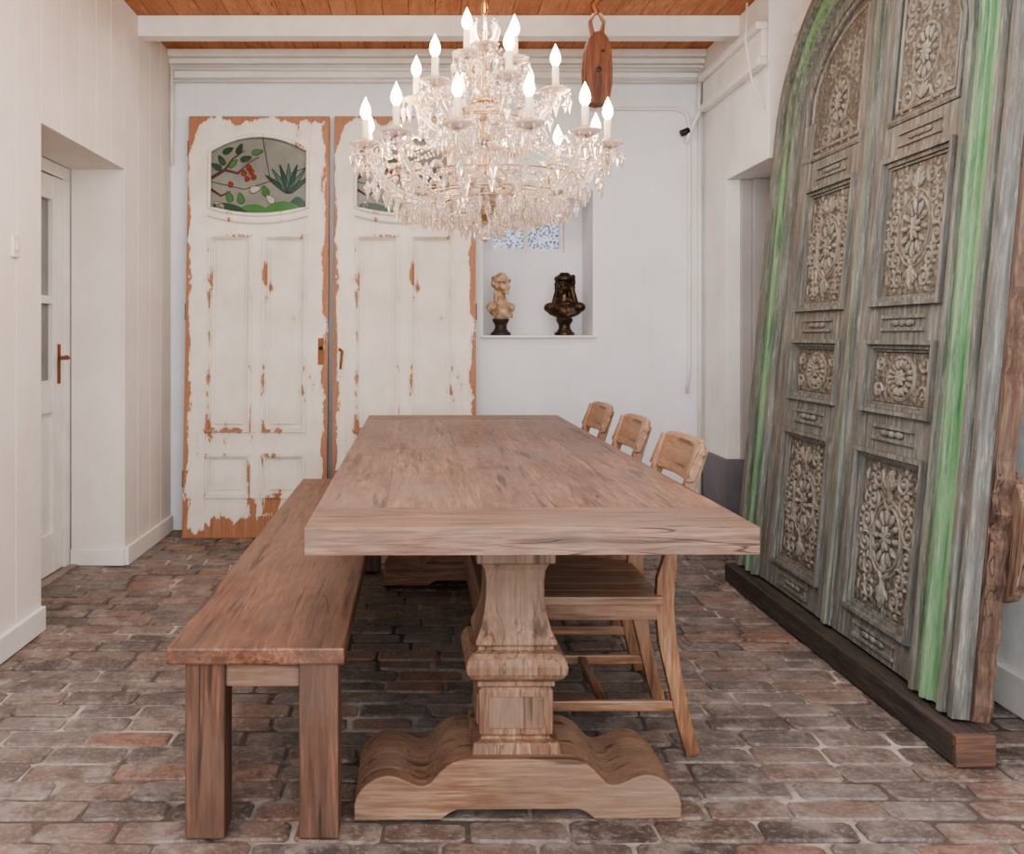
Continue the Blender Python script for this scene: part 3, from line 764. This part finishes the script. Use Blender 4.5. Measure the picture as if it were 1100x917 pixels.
for prof in ([(.012,1.70),(.05,1.705),(.085,1.735),(.095,1.77),(.088,1.775),(.05,1.745),(.014,1.73)],
             [(.012,1.78),(.04,1.80),(.052,1.84),(.04,1.88),(.014,1.90)],
             [(.014,1.90),(.03,1.93),(.02,1.97),(.035,2.0),(.05,2.03),(.045,2.05),(.015,2.05)],
             [(.014,2.06),(.034,2.08),(.042,2.11),(.03,2.15),(.014,2.17)],
             [(.012,2.18),(.02,2.20),(.05,2.26),(.055,2.27),(.02,2.24),(.012,2.26)],
             [(.004,1.545),(.026,1.56),(.034,1.585),(.026,1.61),(.006,1.625)],
             [(.010,1.645),(.045,1.66),(.062,1.69),(.058,1.695),(.012,1.67)]):
    cr.lathe(prof,(0,0,0),M_CRYS,16,.5)
body.lathe([(.02,1.768),(.07,1.772),(.07,1.782),(.02,1.79)],(0,0,0),M_CHROME,20)
body.lathe([(.015,2.055),(.05,2.052),(.05,2.062),(.015,2.066)],(0,0,0),M_CHROME,20)
tiers=[(12,.445,1.872,[(.04,1.81),(.10,1.745),(.18,1.70),(.27,1.695),(.35,1.735),(.41,1.80),(.43,1.855),(.445,1.87)],.0),
       (6,.26,2.075,[(.035,2.03),(.08,1.975),(.13,1.955),(.19,1.975),(.24,2.03),(.26,2.07)],.26),
       (3,.11,2.20,[(.03,2.17),(.05,2.14),(.08,2.14),(.10,2.17),(.11,2.195)],.9)]
cups=[]
for ti,(n,R,zc,path,ph) in enumerate(tiers):
    ring=[]
    for k in range(n):
        a=2*pi*(k+.5)/n+ph; ca,sa=math.cos(a),math.sin(a)
        pts=[]
        for i in range(len(path)-1):
            p0=path[max(i-1,0)];p1=path[i];p2=path[i+1];p3=path[min(i+2,len(path)-1)]
            for t in(0,.33,.66):
                q=[.5*((2*p1[d])+(-p0[d]+p2[d])*t+(2*p0[d]-5*p1[d]+4*p2[d]-p3[d])*t*t+(-p0[d]+3*p1[d]-3*p2[d]+p3[d])*t**3) for d in(0,1)]
                pts.append(q)
        pts.append(path[-1])
        cr.tube([(r*ca,r*sa,z) for r,z in pts],.0115 if ti<2 else .007,M_CRYS,8,.5)
        if ti<2:
            for (rc,dz,sz,st,dr) in((.55,-.09,.042,-1.2,1),(.80,-.02,.030,2.5,-1)):
                sp=[]
                for i in range(14):
                    t=i/13; aa=st+dr*t*5.2; rr=sz*(1-.6*t); sp.append(((R*rc+rr*math.cos(aa)),zc+dz+rr*math.sin(aa)))
                cr.tube([(r*ca,r*sa,z) for r,z in sp],.0055,M_CRYS,6,.5)
        c=(R*ca,R*sa)
        cr.lathe([(.008,zc-.012),(.024,zc-.006),(.050,zc+.006),(.056,zc+.014),(.049,zc+.011),(.014,zc+.004)],(c[0],c[1],0),M_CRYS,14,.5)
        body.lathe([(.010,zc+.004),(.019,zc+.008),(.021,zc+.024),(.013,zc+.028)],(c[0],c[1],0),M_CHROME,12,.5)
        cn.lathe([(.0125,zc+.01),(.0125,zc+.092),(.008,zc+.097)],(c[0],c[1],0),M_CANDLE,10)
        z=zc+.097
        bl.lathe([(.009,z),(.0175,z+.014),(.0200,z+.026),(.0175,z+.042),(.011,z+.058),(.005,z+.070),(.001,z+.080)],(c[0],c[1],0),M_BULB,12)
        for j in range(9):
            b=2*pi*j/9
            x_,y_=c[0]+.051*math.cos(b),c[1]+.051*math.sin(b)
            L=.050 if j%2 else .066
            cr.gem((x_,y_,zc-.002),.0058,.013,M_CRYS,5); cr.gem((x_,y_,zc-.034),.0118,L,M_CRYS,6)
        if ti<2:
            for fr in(.35,.44,.52,.60,.68,.75,.82,.93):
                rr=R*fr; zz=min(pts,key=lambda p:abs(p[0]-rr))[1]
                cr.gem((rr*ca,rr*sa,zz-.022),.006,.014,M_CRYS,5); cr.gem((rr*ca,rr*sa,zz-.055),.0125,.066,M_CRYS,6)
        ring.append((c[0],c[1],zc,a))
    cups.append(ring)
    if ti<2:
        for k in range(n):
            p=ring[k];q=ring[(k+1)%n]
            for sg in(.05,.085):
                for i in range(1,16):
                    t=i/16; sag=sg*4*t*(1-t)
                    cr.gem((p[0]*(1-t)+q[0]*t,p[1]*(1-t)+q[1]*t,zc-.002-sag),.0068,.0135,M_CRYS,5,.5)
            mx_,my_=(p[0]+q[0])/2,(p[1]+q[1])/2
            cr.gem((mx_,my_,zc-.125),.014,.075,M_CRYS,6)
def string(p,q,sag,n,r=.0066):
    for i in range(n+1):
        t=i/n
        cr.gem((p[0]*(1-t)+q[0]*t,p[1]*(1-t)+q[1]*t,p[2]*(1-t)+q[2]*t-sag*4*t*(1-t)),r,.0135,M_CRYS,5,.5)
for (x_,y_,z_,a) in cups[1]:
    string((.05*math.cos(a),.05*math.sin(a),2.27),(x_,y_,z_),.05,18)
    string((.04*math.cos(a),.04*math.sin(a),2.16),(x_*.9,y_*.9,z_-.02),.07,16)
for (x_,y_,z_,a) in cups[0]:
    string((.07*math.cos(a),.07*math.sin(a),2.03),(x_*.97,y_*.97,z_),.09,28)
    string((.05*math.cos(a+.2),.05*math.sin(a+.2),1.90),(x_*.8,y_*.8,z_-.10),.06,22)
    string((.19*math.cos(a),.19*math.sin(a),1.70),(.03*math.cos(a),.03*math.sin(a),1.60),.03,12)
for R,z,n,L in((.24,1.70,22,.075),(.19,1.685,20,.075),(.13,1.655,14,.07),(.07,1.63,9,.06),(.055,2.25,9,.055),(.09,1.76,12,.06),(.30,1.70,26,.07),(.36,1.755,28,.07),(.12,1.99,12,.06),(.17,1.97,16,.06)):
    for k in range(n):
        a=2*pi*k/n; cr.gem((R*math.cos(a),R*math.sin(a),z-.004),.006,.013,M_CRYS,5); cr.gem((R*math.cos(a),R*math.sin(a),z-.04),.0120,L,M_CRYS,6)
for R,z in((.19,1.695),(.13,1.665),(.30,1.71),(.24,1.71),(.36,1.765),(.12,2.0),(.17,1.98)): body.tube([(R*math.cos(2*pi*k/36),R*math.sin(2*pi*k/36),z) for k in range(37)],.0025,M_CHROME,5,cap=False)
for k in range(8):
    a=2*pi*k/8
    cr.tube([(r*math.cos(a),r*math.sin(a),z) for r,z in((.02,2.26),(.045,2.29),(.055,2.325),(.04,2.35),(.05,2.36))],[.006,.007,.006,.004,.002],M_CRYS,6,.5)
for nm,b in(('frame',body),('crystals',cr),('bulbs',bl),('candles',cn)):
    o=b.make(nm); o.parent=root
for i,(lx,lz,en) in enumerate(((0,2.30,14),(-.33,2.02,12),(.33,2.02,12))):
    l=bpy.data.lights.new('candle_glow_%d'%i,'POINT'); l.energy=en; l.color=(1,.70,.42); l.shadow_soft_size=.12
    o=bpy.data.objects.new('candle_glow_%d'%i,l); sc.collection.objects.link(o); o.parent=root; o.location=(lx,0,lz)

# ---------------------------------------------------------------- light, world, camera
w=bpy.data.worlds.new('world'); sc.world=w; w.use_nodes=True
bg=w.node_tree.nodes['Background']; bg.inputs[0].default_value=(.88,.94,1,1); bg.inputs[1].default_value=1.4
def area(name,loc,rot,sx,sy,e,col):
    l=bpy.data.lights.new(name,'AREA'); l.shape='RECTANGLE'; l.size=sx; l.size_y=sy; l.energy=e; l.color=col
    o=bpy.data.objects.new(name,l); sc.collection.objects.link(o); o.location=loc; o.rotation_euler=rot
area('daylight_front',(0.2,-1.0,1.7),(math.radians(84),0,0),3.0,2.2,126,(.95,.975,1))
area('fill_top',(0.1,2.2,2.78),(0,0,0),2.6,2.6,50,(.97,.985,1))  # added fill lamp under the closed ceiling, out of view
area('fill_rear',(0.1,4.75,2.8),(0,0,0),2.4,.4,13,(1,.99,.98))  # unseen fill lamp below the solid ceiling near the back wall
cam=bpy.data.cameras.new('camera'); co=bpy.data.objects.new('camera',cam); sc.collection.objects.link(co)
co.location=(0,0,1.2); co.rotation_euler=(pi/2,0,0)
cam.sensor_width=36; cam.lens=36*1000/1100
cam.shift_x=(550-455)/1100; cam.shift_y=-(458.5-361)/1100; cam.clip_start=.05
sc.camera=co
